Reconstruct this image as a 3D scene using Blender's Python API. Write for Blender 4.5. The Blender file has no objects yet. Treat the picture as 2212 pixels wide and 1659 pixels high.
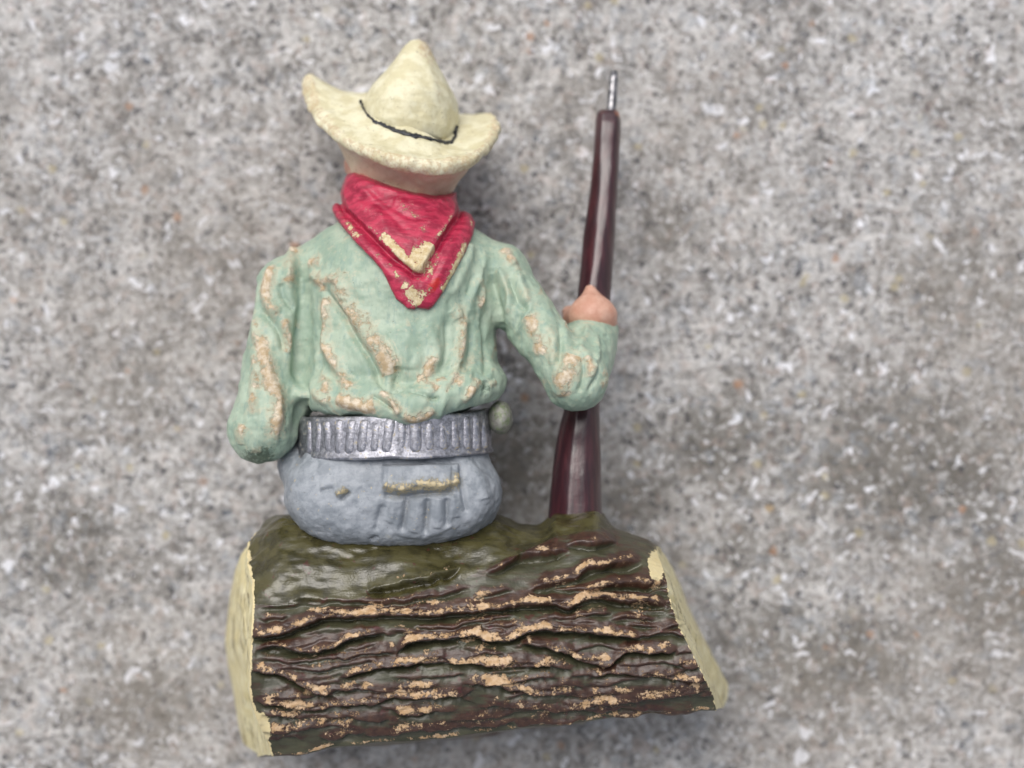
import bpy, math
import numpy as np

SC = bpy.context.scene
COL = SC.collection
rad = math.radians

# ------------------------------------------------------------------ camera
MM = 0.001
S = 0.06              # millimetres per reference pixel (2212 x 1659 grid) at the height of the figurine's back
ZREF = 33.0
DIST = 200.0
HC = ZREF + DIST      # camera height above the concrete, mm
cam_d = bpy.data.cameras.new('camera')
cam = bpy.data.objects.new('camera', cam_d)
COL.objects.link(cam)
cam.location = (0, 0, HC * MM)
cam.rotation_euler = (0, 0, 0)
cam_d.sensor_width = 36.0
cam_d.lens = 36.0 * DIST / (2212 * S)
cam_d.clip_start = 0.005
cam_d.clip_end = 50.0
cam_d.dof.use_dof = True
cam_d.dof.focus_distance = (HC - 34.5) * MM
cam_d.dof.aperture_fstop = 11.0
SC.camera = cam

# ------------------------------------------------------------------ sky, sun, exposure
SUN_AZ = 112.0        # degrees from +X, counter-clockwise: light comes from the upper left
SUN_EL = 57.0
w = bpy.data.worlds.new('World')
SC.world = w
w.use_nodes = True
nt = w.node_tree
nt.nodes.clear()
sky = nt.nodes.new('ShaderNodeTexSky')
sky.sky_type = 'NISHITA'
sky.sun_disc = False
sky.sun_elevation = rad(SUN_EL)
sky.sun_rotation = rad(90.0 - SUN_AZ)
sky.air_density = 1.0
sky.dust_density = 4.0
sky.ozone_density = 1.0
hs = nt.nodes.new('ShaderNodeHueSaturation')
hs.inputs['Saturation'].default_value = 0.40
bg = nt.nodes.new('ShaderNodeBackground')
bg.inputs['Strength'].default_value = 0.12
wo = nt.nodes.new('ShaderNodeOutputWorld')
nt.links.new(sky.outputs[0], hs.inputs['Color'])
nt.links.new(hs.outputs[0], bg.inputs[0])
nt.links.new(bg.outputs[0], wo.inputs[0])

sun_d = bpy.data.lights.new('sun', 'SUN')
sun_d.energy = 1.2
sun_d.angle = rad(44)
sun_d.color = (1.0, 0.97, 0.93)
sun = bpy.data.objects.new('sun', sun_d)
COL.objects.link(sun)
sun.location = (-0.3, 0.5, 0.7)
sun.rotation_euler = (rad(90 - SUN_EL), 0, rad(SUN_AZ + 90))

SC.view_settings.view_transform = 'Standard'
SC.view_settings.look = 'None'
SC.view_settings.gamma = 1.0
SC.view_settings.exposure = 0.38
SC.view_settings.use_curve_mapping = False
SC.render.film_transparent = False

# ------------------------------------------------------------------ helpers: numbers
rng = np.random.default_rng(7)
A = lambda *v: np.array(v, float)
LEAN = 0.011          # the figure leans forward: its head lies lower than its hips


def W(px, py, z, lean=True):
    """traced reference pixel + height above the concrete (mm) -> place in mm"""
    px = np.asarray(px, float); py = np.asarray(py, float); z = np.asarray(z, float)
    if lean:
        z = z - LEAN * np.maximum(0, 900 - py)
    k = S * (HC - z) / DIST
    return np.stack(np.broadcast_arrays((px - 1106) * k, -(py - 829.5) * k, z), -1)


def PX(V):
    k = S * (HC - V[:, 2]) / DIST
    return V[:, 0] / k + 1106, -V[:, 1] / k + 829.5


def sstep(x, a, b):
    t = np.clip((x - a) / (b - a), 0, 1)
    return t * t * (3 - 2 * t)


def hash3(i, j, k, seed):
    h = (i * 374761393 + j * 668265263 + k * 2147483647 + seed * 974711) & 0xFFFFFFFF
    h = ((h ^ (h >> 13)) * 1274126177) & 0xFFFFFFFF
    return ((h ^ (h >> 16)) & 0xFFFF) / 65535.0


def vnoise(P, scale, seed=0):
    """value noise, -1..1, cells of `scale` mm"""
    Q = P / scale
    I = np.floor(Q).astype(np.int64)
    F = Q - I
    F = F * F * (3 - 2 * F)
    r = 0
    for a in (0, 1):
        for b in (0, 1):
            for c in (0, 1):
                wgt = (F[:, 0] if a else 1 - F[:, 0]) * (F[:, 1] if b else 1 - F[:, 1]) * (F[:, 2] if c else 1 - F[:, 2])
                r = r + wgt * hash3(I[:, 0] + a, I[:, 1] + b, I[:, 2] + c, seed)
    return r * 2 - 1


def fbm(P, scale, seed=0, o=3):
    r = 0; a = 1.0
    for i in range(o):
        r = r + a * vnoise(P + 17.3 * i, scale / 2 ** i, seed + i); a *= .5
    return r


def spline(pts, n=6, closed=False):
    """Catmull-Rom through points"""
    P = np.array(pts, float); m = len(P)
    out = []
    rngs = range(m if closed else m - 1)
    for i in rngs:
        if closed:
            p0, p1, p2, p3 = P[i - 1], P[i], P[(i + 1) % m], P[(i + 2) % m]
        else:
            p0, p1, p2, p3 = P[max(i - 1, 0)], P[i], P[i + 1], P[min(i + 2, m - 1)]
        for t in np.arange(n) / n:
            out.append(.5 * (2 * p1 + (p2 - p0) * t + (2 * p0 - 5 * p1 + 4 * p2 - p3) * t * t + (3 * p1 - p0 - 3 * p2 + p3) * t ** 3))
    if not closed:
        out.append(P[-1])
    return np.array(out)


# ------------------------------------------------------------------ helpers: solid modelling by distance fields (mm)
def rcone(P, a, b, ra, rb):
    ab = b - a
    t = np.clip(((P - a) @ ab) / (ab @ ab), 0, 1)
    return np.linalg.norm(P - a - t[:, None] * ab, axis=1) - (ra + (rb - ra) * t)


def ell(P, c, r):
    r = np.array(r, float)
    q = (P - c) / r
    k0 = np.linalg.norm(q, axis=1)
    k1 = np.linalg.norm(q / r, axis=1) + 1e-9
    return k0 * (k0 - 1) / k1


def smin(a, b, k):
    h = np.maximum(k - np.abs(a - b), 0) / k
    return np.minimum(a, b) - h * h * k * .25


def smax(a, b, k):
    return -smin(-a, -b, k)


def poly_sd(x, y, poly):
    """signed distance to a 2-D polygon, negative inside"""
    p = np.array(poly, float); n = len(p)
    d = np.full(x.shape, 1e18); s = np.ones(x.shape)
    j = n - 1
    for i in range(n):
        e = p[j] - p[i]
        wx = x - p[i, 0]; wy = y - p[i, 1]
        t = np.clip((wx * e[0] + wy * e[1]) / (e @ e), 0, 1)
        bx = wx - e[0] * t; by = wy - e[1] * t
        d = np.minimum(d, bx * bx + by * by)
        c1 = y >= p[i, 1]; c2 = y < p[j, 1]; c3 = e[0] * wy > e[1] * wx
        flip = (c1 & c2 & c3) | (~c1 & ~c2 & ~c3)
        s = np.where(flip, -s, s)
        j = i
    return s * np.sqrt(d)


def surface_nets(f, lo, hi, h):
    lo = np.array(lo, float); hi = np.array(hi, float)
    n = np.ceil((hi - lo) / h).astype(int) + 1
    ax = [lo[i] + h * np.arange(n[i]) for i in range(3)]
    G = np.stack(np.meshgrid(*ax, indexing='ij'), -1).reshape(-1, 3)
    F = f(G).reshape(n)
    I = F < 0
    c = [(a, b, d) for a in (0, 1) for b in (0, 1) for d in (0, 1)]
    sl = lambda o: tuple(slice(o[i], n[i] - 1 + o[i]) for i in range(3))
    cnt = sum(I[sl(o)].astype(np.int8) for o in c)
    mask = (cnt > 0) & (cnt < 8)
    idx = np.argwhere(mask)
    acc = np.zeros((len(idx), 3)); num = np.zeros(len(idx))
    for a in c:
        for d in range(3):
            if a[d]: continue
            b = list(a); b[d] = 1
            Fa = F[idx[:, 0] + a[0], idx[:, 1] + a[1], idx[:, 2] + a[2]]
            Fb = F[idx[:, 0] + b[0], idx[:, 1] + b[1], idx[:, 2] + b[2]]
            x = (Fa < 0) != (Fb < 0)
            t = np.where(x, Fa / np.where(x, Fa - Fb, 1), 0)
            p = np.array(a, float)[None].repeat(len(idx), 0)
            p[:, d] = t
            acc += p * x[:, None]; num += x
    V = lo + h * (idx + acc / num[:, None])
    vid = np.full(mask.shape, -1); vid[mask] = np.arange(len(idx))
    Q = []
    for d in range(3):
        u, v = (d + 1) % 3, (d + 2) % 3
        s0 = [slice(None)] * 3; s1 = [slice(None)] * 3
        s0[d] = slice(0, n[d] - 1); s1[d] = slice(1, n[d])
        ch = I[tuple(s0)] != I[tuple(s1)]
        e = np.argwhere(ch)
        e = e[(e[:, u] > 0) & (e[:, v] > 0) & (e[:, u] < n[u] - 1) & (e[:, v] < n[v] - 1)]
        ins = I[e[:, 0], e[:, 1], e[:, 2]]
        def cell(du, dv):
            q = e.copy(); q[:, u] += du; q[:, v] += dv
            return vid[q[:, 0], q[:, 1], q[:, 2]]
        q = np.stack([cell(-1, -1), cell(0, -1), cell(0, 0), cell(-1, 0)], 1)
        q[~ins] = q[~ins][:, ::-1]
        Q.append(q)
    return V, np.concatenate(Q)


def subdivide(V, Q):
    nq = len(Q); nv = len(V)
    E = np.concatenate([np.stack([Q[:, i], Q[:, (i + 1) % 4]], 1) for i in range(4)])
    Es = np.sort(E, 1)
    key = Es[:, 0].astype(np.int64) * nv + Es[:, 1]
    uk, inv = np.unique(key, return_inverse=True)
    ue = np.stack([uk // nv, uk % nv], 1)
    mid = V[ue].mean(1)
    fc = V[Q].mean(1)
    e = (nv + inv).reshape(4, nq)
    f = nv + len(ue) + np.arange(nq)
    out = [np.stack([Q[:, i], e[i], f, e[i - 1]], 1) for i in range(4)]
    return np.concatenate([V, mid, fc]), np.concatenate(out)


def grad(f, V, e=.06):
    K = np.array([(1, -1, -1), (-1, -1, 1), (-1, 1, -1), (1, 1, 1)], float)
    return sum(f(V + e * k)[:, None] * k for k in K) / (4 * e)


def project(f, V, it=2):
    for _ in range(it):
        g = grad(f, V)
        V = V - np.clip(f(V), -.4, .4)[:, None] * g / np.maximum((g * g).sum(1), .2)[:, None]
    return V


def solid(f, lo, hi, h, sub=1, it=2):
    V, Q = surface_nets(f, lo, hi, h)
    V = project(f, V, it)
    for _ in range(sub):
        V, Q = subdivide(V, Q)
        V = project(f, V, 1)
    N = grad(f, V)
    N /= np.linalg.norm(N, axis=1)[:, None] + 1e-9
    return V, Q, N


class ZBuf:
    """top height of a mesh over the traced grid, to lay fold lines onto its surface"""
    def __init__(s, V, N, b=7):
        s.b = b
        m = N[:, 2] > .05
        x, y = PX(V[m])
        s.x, s.y, s.z = x, y, V[m][:, 2]

    def at(s, p):
        d = (s.x - p[0]) ** 2 + (s.y - p[1]) ** 2
        k = d < (s.b * s.b)
        if not k.any():
            return s.z[np.argmin(d)]
        return s.z[k].max()


def line_field(V, zb, pts, width, n=4, ends=1.0):
    """gaussian fall-off around a traced line laid on the surface; width in px"""
    P2 = spline(pts, n) if len(pts) > 2 else np.linspace(pts[0], pts[-1], 5)
    P3 = np.array([W(p[0], p[1], zb.at(p), lean=False) for p in P2])
    wd = width * S
    lo = P3.min(0) - 2.6 * wd; hi = P3.max(0) + 2.6 * wd
    m = np.where(((V > lo) & (V < hi)).all(1))[0]
    out = np.zeros(len(V))
    if len(m) == 0: return out
    X = V[m]
    best = np.full(len(m), 1e9); tt = np.zeros(len(m))
    ns = len(P3) - 1
    for i in range(ns):
        a, b = P3[i], P3[i + 1]; ab = b - a
        t = np.clip(((X - a) @ ab) / (ab @ ab + 1e-9), 0, 1)
        d = np.linalg.norm(X - a - t[:, None] * ab, axis=1)
        k = d < best
        best[k] = d[k]; tt[k] = (i + t[k]) / ns
    g = np.exp(-(best / wd) ** 2)
    if ends > 0:
        g *= np.clip(np.minimum(tt, 1 - tt) / (.18 * ends) + .25, 0, 1)
    out[m] = g
    return out


# ------------------------------------------------------------------ helpers: meshes
def mesh(name, V, Q, mat, parent=None, attrs=None, smooth=True, label=None):
    V = np.asarray(V, float); Q = np.asarray(Q)
    me = bpy.data.meshes.new(name)
    k = Q.shape[1]
    me.vertices.add(len(V)); me.vertices.foreach_set('co', (V * MM).astype(np.float32).ravel())
    me.loops.add(Q.size); me.loops.foreach_set('vertex_index', Q.astype(np.int32).ravel())
    me.polygons.add(len(Q)); me.polygons.foreach_set('loop_start', np.arange(0, Q.size, k, dtype=np.int32))
    me.update(calc_edges=True)
    me.polygons.foreach_set('use_smooth', np.full(len(Q), smooth))
    for n_, v in (attrs or {}).items():
        at = me.attributes.new(n_, 'FLOAT', 'POINT')
        at.data.foreach_set('value', np.asarray(v, np.float32))
    me.materials.append(mat)
    me.update()
    o = bpy.data.objects.new(name, me)
    COL.objects.link(o)
    if parent: o.parent = parent
    if label: o['label'] = label
    return o


def grid_faces(nr, nc, close_r=False, close_c=False):
    R = np.arange(nr if close_r else nr - 1); C = np.arange(nc if close_c else nc - 1)
    r, c = np.meshgrid(R, C, indexing='ij')
    r2 = (r + 1) % nr; c2 = (c + 1) % nc
    return np.stack([r * nc + c, r * nc + c2, r2 * nc + c2, r2 * nc + c], -1).reshape(-1, 4)


# ------------------------------------------------------------------ helpers: materials
class NT:
    def __init__(s, name):
        s.m = bpy.data.materials.new(name); s.m.use_nodes = True
        s.t = s.m.node_tree; s.t.nodes.clear()
        s.out = s.t.nodes.new('ShaderNodeOutputMaterial')
        s.b = s.t.nodes.new('ShaderNodeBsdfPrincipled')
        s.t.links.new(s.b.outputs[0], s.out.inputs[0])
        tc = s.t.nodes.new('ShaderNodeTexCoord')
        mp = s.t.nodes.new('ShaderNodeMapping'); mp.inputs['Scale'].default_value = (1000, 1000, 1000)
        s.t.links.new(tc.outputs['Object'], mp.inputs[0])
        s.co = mp.outputs[0]          # millimetres

    def set(s, sock, v):
        if hasattr(v, 'is_output') or isinstance(v, bpy.types.NodeSocket): s.t.links.new(v, sock)
        elif isinstance(v, (tuple, list)) and len(v) == 3 and sock.type == 'RGBA': sock.default_value = (*v, 1)
        else: sock.default_value = v

    def stretch(s, sc, rot=(0, 0, 0)):
        mp = s.t.nodes.new('ShaderNodeMapping'); mp.inputs['Scale'].default_value = sc
        mp.inputs['Rotation'].default_value = rot
        s.t.links.new(s.co, mp.inputs[0]); return mp.outputs[0]

    def noise(s, size, detail=3, rough=.55, dist=0, vec=None):
        n = s.t.nodes.new('ShaderNodeTexNoise')
        s.t.links.new(vec or s.co, n.inputs['Vector'])
        n.inputs['Scale'].default_value = 1.0 / size; n.inputs['Detail'].default_value = detail
        n.inputs['Roughness'].default_value = rough; n.inputs['Distortion'].default_value = dist
        return n.outputs[0]

    def nz(s, size, detail=4, rough=.65, gain=2.8, vec=None, dist=0):
        """noise spread to about -1..1"""
        return s.mul(s.add(s.noise(size, detail, rough, dist, vec), -.5), gain)

    def voro(s, size, out='Distance', feature='F1', vec=None, rnd=1.0):
        n = s.t.nodes.new('ShaderNodeTexVoronoi'); n.feature = feature
        s.t.links.new(vec or s.co, n.inputs['Vector'])
        n.inputs['Scale'].default_value = 1.0 / size; n.inputs['Randomness'].default_value = rnd
        return n.outputs[out]

    def ramp(s, f, a, b, va=0.0, vb=1.0):
        n = s.t.nodes.new('ShaderNodeMapRange'); n.interpolation_type = 'SMOOTHSTEP'
        s.set(n.inputs['Value'], f)
        for k, v in (('From Min', a), ('From Max', b), ('To Min', va), ('To Max', vb)): s.set(n.inputs[k], v)
        return n.outputs[0]

    def math(s, op, a, b=0.0):
        n = s.t.nodes.new('ShaderNodeMath'); n.operation = op
        s.set(n.inputs[0], a); s.set(n.inputs[1], b); return n.outputs[0]

    def add(s, a, b): return s.math('ADD', a, b)
    def mul(s, a, b): return s.math('MULTIPLY', a, b)

    def mix(s, f, a, b, mode='MIX'):
        n = s.t.nodes.new('ShaderNodeMix'); n.data_type = 'RGBA'; n.blend_type = mode
        s.set(n.inputs[0], f); s.set(n.inputs[6], a); s.set(n.inputs[7], b)
        return n.outputs[2]

    def attr(s, name):
        n = s.t.nodes.new('ShaderNodeAttribute'); n.attribute_name = name
        return n.outputs['Fac']

    def bump(s, h, mm, prev=None, strength=1.0):
        n = s.t.nodes.new('ShaderNodeBump'); n.inputs['Distance'].default_value = mm * MM
        n.inputs['Strength'].default_value = strength
        s.set(n.inputs['Height'], h)
        if prev: s.t.links.new(prev, n.inputs['Normal'])
        return n.outputs[0]

    def done(s, color, rough, normal=None, metal=0.0, spec=.5, coat=0.0, coat_r=.2):
        s.set(s.b.inputs['Base Color'], color); s.set(s.b.inputs['Roughness'], rough)
        s.set(s.b.inputs['Metallic'], metal); s.set(s.b.inputs['Specular IOR Level'], spec)
        s.set(s.b.inputs['Coat Weight'], coat); s.set(s.b.inputs['Coat Roughness'], coat_r)
        if normal: s.t.links.new(normal, s.b.inputs['Normal'])
        return s.m


def worn(m, paint, plaster, wear_attr='wear', lo=.50, hi=.56, amp=.5, size=.9, thin=None, fine=.6):
    """paint over plaster: worn through where the `wear` field and a ragged noise meet. returns colour, mask"""
    wv = m.attr(wear_attr)
    nn = m.add(m.mul(m.nz(size, 5, .68), amp * .8), m.mul(m.nz(size * .3, 4, .7), amp * fine))
    v = m.add(wv, nn)
    if thin:
        paint = m.mix(m.ramp(v, lo - .30, lo, 0, .55), paint, thin)
    msk = m.ramp(v, lo, hi)
    return m.mix(msk, paint, plaster), msk


def mat_concrete():
    m = NT('concrete')
    def shift(k):
        n = m.t.nodes.new('ShaderNodeVectorMath'); n.operation = 'ADD'; n.inputs[1].default_value = (31.7 * k, 12.4 * k, 5.5 * k)
        m.t.links.new(m.co, n.inputs[0]); return n.outputs[0]
    o2, o3, o4, o5 = shift(1), shift(2), shift(3), shift(4)
    v = m.add(m.add(m.mul(m.nz(17, 3, .6), .26), m.mul(m.nz(5.5, 4, .62), .34)),
              m.add(m.mul(m.nz(1.9, 4, .65, dist=.4), .42), m.mul(m.nz(.7, 3, .6), .36)))
    base = m.mix(m.ramp(v, -.50, .50), (.140, .130, .120), (.60, .58, .56))
    base = m.mix(m.ramp(m.add(m.mul(m.attr('stain_and_shade'), .95), m.add(m.mul(m.nz(9, 5, .68, vec=o4), .40), m.mul(m.nz(2.0, 4, .65, vec=o4), .38))), .10, .80, 0, .80), base, (.115, .105, .088))      # weathered dark blotches, plus shade painted in the gap beside the rifle
    base = m.mix(m.ramp(m.nz(1.5, 3, .6, dist=.6), .16, .34, 0, .55), base, (.58, .57, .565))        # pale sand grains
    base = m.mix(m.ramp(m.nz(.95, 3, .6, dist=.6, vec=o3), .20, .36, 0, .75), base, (.135, .122, .110))   # brown-grey grains
    base = m.mix(m.ramp(m.nz(1.2, 3, .6, dist=.6, vec=o2), .24, .38, 0, .90), base, (.060, .060, .066))   # dark grains
    base = m.mix(m.ramp(m.nz(4.6, 5, .72, dist=.5, vec=o2), .40, .70, 0, .70), base, (.090, .086, .084))
    base = m.mix(m.ramp(m.nz(2.6, 3, .6, dist=.6, vec=o4), .36, .46, 0, .92), base, (.74, .74, .77))      # larger quartz
    base = m.mix(m.ramp(m.nz(1.0, 3, .6, vec=o5), .36, .46, 0, .7), base, (.80, .80, .82))
    base = m.mix(m.ramp(m.nz(2.2, 3, .6, vec=o5), .10, .5, 0, .30), base, (.46, .36, .31))
    base = m.mix(m.ramp(m.nz(2.4, 3, .6, vec=o3), .10, .5, 0, .25), base, (.28, .33, .39))
    g = m.voro(2.1, 'Color'); sep = m.t.nodes.new('ShaderNodeSeparateColor'); m.t.links.new(g, sep.inputs[0])
    inside = m.ramp(m.add(m.voro(2.1, 'Distance'), m.mul(m.nz(.9), .25)), .42, .22)
    base = m.mix(m.mul(inside, m.ramp(sep.outputs[1], .985, .99, 0, .55)), base, (.40, .20, .10))
    base = m.mix(m.mul(inside, m.ramp(sep.outputs[2], .975, .985, 0, .6)), base, (.42, .36, .22))
    base = m.mix(m.ramp(m.nz(42, 4, .6, vec=o3), -.15, .45, 0, .30), base, (.27, .235, .195))        # broad beige dirt
    h = m.add(m.mul(m.noise(1.7, 4, .65), .6), m.mul(m.noise(.55, 3), .35))
    return m.done(base, .82, m.bump(h, .55), spec=.35)


def mat_shirt():
    m = NT('faded_green_paint')
    st = m.stretch((1.0, .32, 1.0), (0, 0, rad(28)))
    c = m.mix(m.ramp(m.noise(4.0, 4, .6), .40, .60), (.285, .378, .292), (.380, .462, .360))
    c = m.mix(m.ramp(m.noise(.7, 4, .6, vec=st), .50, .68, 0, .6), c, (.225, .320, .275))
    c = m.mix(m.ramp(m.noise(1.1, 5, .7), .56, .68, 0, .5), c, (.46, .47, .34))
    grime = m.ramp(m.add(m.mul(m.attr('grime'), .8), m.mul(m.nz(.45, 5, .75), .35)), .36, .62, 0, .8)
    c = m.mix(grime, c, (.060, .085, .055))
    pl = m.mix(m.ramp(m.noise(.9, 4, .65), .35, .7), (.44, .33, .20), (.66, .58, .46))
    col, k = worn(m, c, pl, lo=.42, hi=.72, amp=.62, size=1.3, thin=(.50, .47, .34), fine=.42)
    spk = m.ramp(m.noise(.36, 4, .7), .655, .70, 0, .6)
    col = m.mix(spk, col, (.10, .12, .08))
    h = m.add(m.mul(k, -.7), m.add(m.mul(m.noise(.35, 4, .65), .20), m.mul(m.noise(.55, 3, .6, vec=st), .35)))
    return m.done(col, m.ramp(k, 0, 1, .46, .65), m.bump(h, .15), spec=.35)


def mat_red():
    m = NT('chipped_red_paint')
    st = m.stretch((.35, 1.2, 1.0), (0, 0, rad(-35)))
    c = m.mix(m.ramp(m.noise(1.0, 4, .6, vec=st), .38, .62), (.280, .011, .040), (.480, .032, .078))
    c = m.mix(m.ramp(m.noise(.6, 4, .7, vec=st), .58, .75, 0, .5), c, (.56, .10, .13))
    c = m.mix(m.ramp(m.add(m.attr('fresh'), m.mul(m.nz(.8), .3)), .35, .6, 0, .85), c, (.44, .016, .010))
    pl = m.mix(m.ramp(m.noise(.6, 4, .65), .35, .7), (.52, .39, .20), (.70, .60, .40))
    col, k = worn(m, c, pl, lo=.48, hi=.60, amp=.55, size=.9, thin=(.52, .10, .14), fine=.7)
    h = m.add(m.mul(k, -.6), m.add(m.mul(m.noise(.5, 4, .6, vec=st), .5), m.mul(m.noise(.25, 3), .2)))
    return m.done(col, m.ramp(k, 0, 1, .38, .75), m.bump(h, .16), spec=.45)


def mat_hat():
    m = NT('cream_paint')
    c = m.mix(m.ramp(m.noise(2.2, 4, .6), .38, .62), (.60, .55, .355), (.71, .675, .49))
    c = m.mix(m.ramp(m.attr('under'), .1, .9, 0, .6), c, (.60, .42, .31))
    c = m.mix(m.ramp(m.add(m.mul(m.attr('wear'), .7), m.mul(m.nz(.7, 5, .72), .40)), .42, .70, 0, .75), c, (.47, .34, .20))
    c = m.mix(m.ramp(m.add(m.mul(m.attr('wear'), .5), m.mul(m.nz(.4, 5, .75), .45)), .45, .65, 0, .6), c, (.78, .76, .66))
    c = m.mix(m.ramp(m.noise(.5, 5, .72), .60, .68, 0, .65), c, (.20, .165, .11))
    c = m.mix(m.ramp(m.noise(1.3, 4, .7), .68, .72, 0, .7), c, (.50, .25, .09))
    h = m.add(m.mul(m.noise(.5, 4, .65), .5), m.mul(m.noise(.2, 3), .2))
    return m.done(c, .50, m.bump(h, .16), spec=.45)


def mat_trousers():
    m = NT('blue_grey_paint')
    c = m.mix(m.ramp(m.noise(2.4, 5, .65), .38, .62), (.225, .248, .275), (.325, .348, .378))
    c = m.mix(m.ramp(m.add(m.mul(m.attr('grime'), .6), m.mul(m.nz(.6, 5, .7), .35)), .26, .56, 0, .75), c, (.105, .098, .085))
    pl = m.mix(m.noise(.6, 3), (.40, .31, .15), (.60, .52, .36))
    col, k = worn(m, c, pl, lo=.50, hi=.60, amp=.5, size=.8, thin=(.26, .25, .20))
    col = m.mix(m.ramp(m.noise(.8, 4, .6), .675, .70, 0, .8), col, (.52, .43, .26))
    col = m.mix(m.ramp(m.noise(.33, 4, .7), .645, .69, 0, .55), col, (.09, .085, .08))
    h = m.add(m.mul(k, -.4), m.add(m.mul(m.noise(.35, 4, .65), .5), m.mul(m.noise(1.0, 3), .4)))
    return m.done(col, .48, m.bump(h, .16), spec=.45)


def mat_silver():
    m = NT('tarnished_silver_paint')
    n = m.noise(.7, 5, .7)
    c = m.mix(m.ramp(n, .35, .62), (.23, .23, .25), (.46, .46, .51))
    c = m.mix(m.ramp(m.noise(.7, 4, .7), .60, .66, 0, .85), c, (.36, .30, .18))
    mt = m.ramp(m.noise(.7, 4, .7), .58, .64, .85, 0)
    h = m.add(m.mul(m.noise(.30, 4, .65), .6), m.mul(n, .3))
    return m.done(c, m.ramp(n, .3, .7, .50, .36), m.bump(h, .13), metal=mt)


def mat_knob():
    m = NT('silver_over_green_paint')
    n = m.ramp(m.noise(.9, 4, .65), .40, .58)
    c = m.mix(n, (.22, .26, .15), (.42, .41, .36))
    c = m.mix(m.ramp(m.noise(.4, 4, .7), .56, .7), c, (.08, .085, .06))
    return m.done(c, .42, m.bump(m.noise(.3, 4), .14), metal=m.mul(n, .5))


def mat_skin():
    m = NT('flesh_paint')
    c = m.mix(m.ramp(m.noise(1.6, 4), .3, .7), (.50, .255, .18), (.60, .36, .27))
    return m.done(c, .45, m.bump(m.noise(.4, 4), .08), spec=.45)


def mat_wood():
    m = NT('maroon_gloss_paint')
    st = m.stretch((1.0, .12, 1.0))
    c = m.mix(m.ramp(m.noise(.9, 4, .6, vec=st), .35, .7), (.030, .010, .014), (.070, .019, .024))
    c = m.mix(m.ramp(m.add(m.attr('wear'), m.mul(m.add(m.noise(.5, 5, .7), -.5), 1.2)), .62, .70, 0, .85), c, (.34, .12, .06))
    h = m.add(m.mul(m.noise(.5, 4, .6, vec=st), .4), m.mul(m.noise(1.6, 2), .6))
    return m.done(c, .30, m.bump(h, .12), spec=.5, coat=.35, coat_r=.22)


def mat_barrel():
    m = NT('barrel_silver_paint')
    c = m.mix(m.ramp(m.noise(.8, 4), .4, .65), (.12, .12, .13), (.42, .41, .42))
    return m.done(c, .32, m.bump(m.noise(.4, 3), .06), metal=.8)


def mat_black():
    m = NT('black_paint')
    c = m.mix(m.ramp(m.noise(.4, 4), .45, .75), (.012, .014, .020), (.05, .055, .07))
    return m.done(c, .32, m.bump(m.noise(.25, 3), .06))


def mat_bark():
    m = NT('painted_bark')
    st = m.stretch((.22, 1.0, 1.0))
    olive = m.mix(m.ramp(m.noise(2.5, 4, .6), .38, .62), (.034, .030, .010), (.072, .064, .024))
    grey = m.mix(m.ramp(m.noise(1.0, 4, .6, vec=st), .35, .7), (.040, .040, .020), (.074, .072, .040))
    maroon = m.mix(m.ramp(m.noise(1.0, 4, .6), .3, .7), (.034, .014, .009), (.070, .032, .018))
    rg = m.ramp(m.add(m.attr('ridge'), m.mul(m.nz(1.3, 5, .7, vec=st), .45)), .14, .50)
    c = m.mix(rg, grey, maroon)
    c = m.mix(m.ramp(m.add(m.attr('olive'), m.mul(m.nz(2.0, 4, .6), .3)), .4, .6), c, olive)
    c = m.mix(m.ramp(m.noise(1.6, 4, .65), .62, .70, 0, .6), c, (.085, .016, .018))
    pl = m.mix(m.ramp(m.noise(.8, 4, .6), .35, .65), (.43, .27, .135), (.57, .41, .26))
    wv = m.attr('wear')
    nn = m.add(m.mul(m.nz(1.0, 5, .68), .44), m.mul(m.nz(.3, 4, .7), .30))
    k = m.ramp(m.add(wv, nn), .45, .60)
    col = m.mix(k, c, pl)
    cr = m.ramp(m.add(m.attr('cream'), m.mul(m.nz(.8, 5, .7), .30)), .47, .53)
    col = m.mix(cr, col, m.mix(m.noise(1.2, 4), (.60, .48, .24), (.66, .58, .36)))
    h = m.add(m.mul(k, -.35), m.add(m.mul(m.noise(1.0, 4, .6, vec=st), .6), m.mul(m.noise(.3, 4, .6), .25)))
    rough = m.ramp(m.math('MAXIMUM', k, cr), 0, 1, m.ramp(m.attr('olive'), .2, .8, .40, .20), .75)
    return m.done(col, rough, m.bump(h, .17), spec=.6)


def mat_cut():
    m = NT('cream_cut_end')
    st = m.stretch((1.0, .12, .25))
    c = m.mix(m.ramp(m.noise(2.0, 4), .3, .7), (.60, .52, .28), (.70, .64, .41))
    c = m.mix(m.ramp(m.noise(.8, 5, .65, dist=.6, vec=st), .54, .64, 0, .8), c, (.26, .21, .11))
    h = m.add(m.mul(m.noise(.8, 5, .65, vec=st), .6), m.mul(m.noise(.3, 3), .3))
    return m.done(c, .5, m.bump(h, .2))


def mat_boot():
    m = NT('brown_paint')
    c = m.mix(m.noise(1.5, 4), (.05, .022, .014), (.09, .04, .025))
    return m.done(c, .4, m.bump(m.noise(.4, 4), .08))


M_SHIRT, M_RED, M_HAT, M_TR, M_SIL = mat_shirt(), mat_red(), mat_hat(), mat_trousers(), mat_silver()
M_KNOB, M_SKIN, M_WOOD, M_BAR, M_BLK = mat_knob(), mat_skin(), mat_wood(), mat_barrel(), mat_black()
M_BARK, M_CUT, M_BOOT, M_CON = mat_bark(), mat_cut(), mat_boot(), mat_concrete()

# ------------------------------------------------------------------ the concrete
def axis_pts(half, step, far):
    c = np.arange(-half, half + step * .5, step)
    o = half + np.cumsum(step * 1.35 ** np.arange(1, 40)); o = np.append(o[o < far], far)
    return np.concatenate([-o[::-1], c, o])

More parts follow.
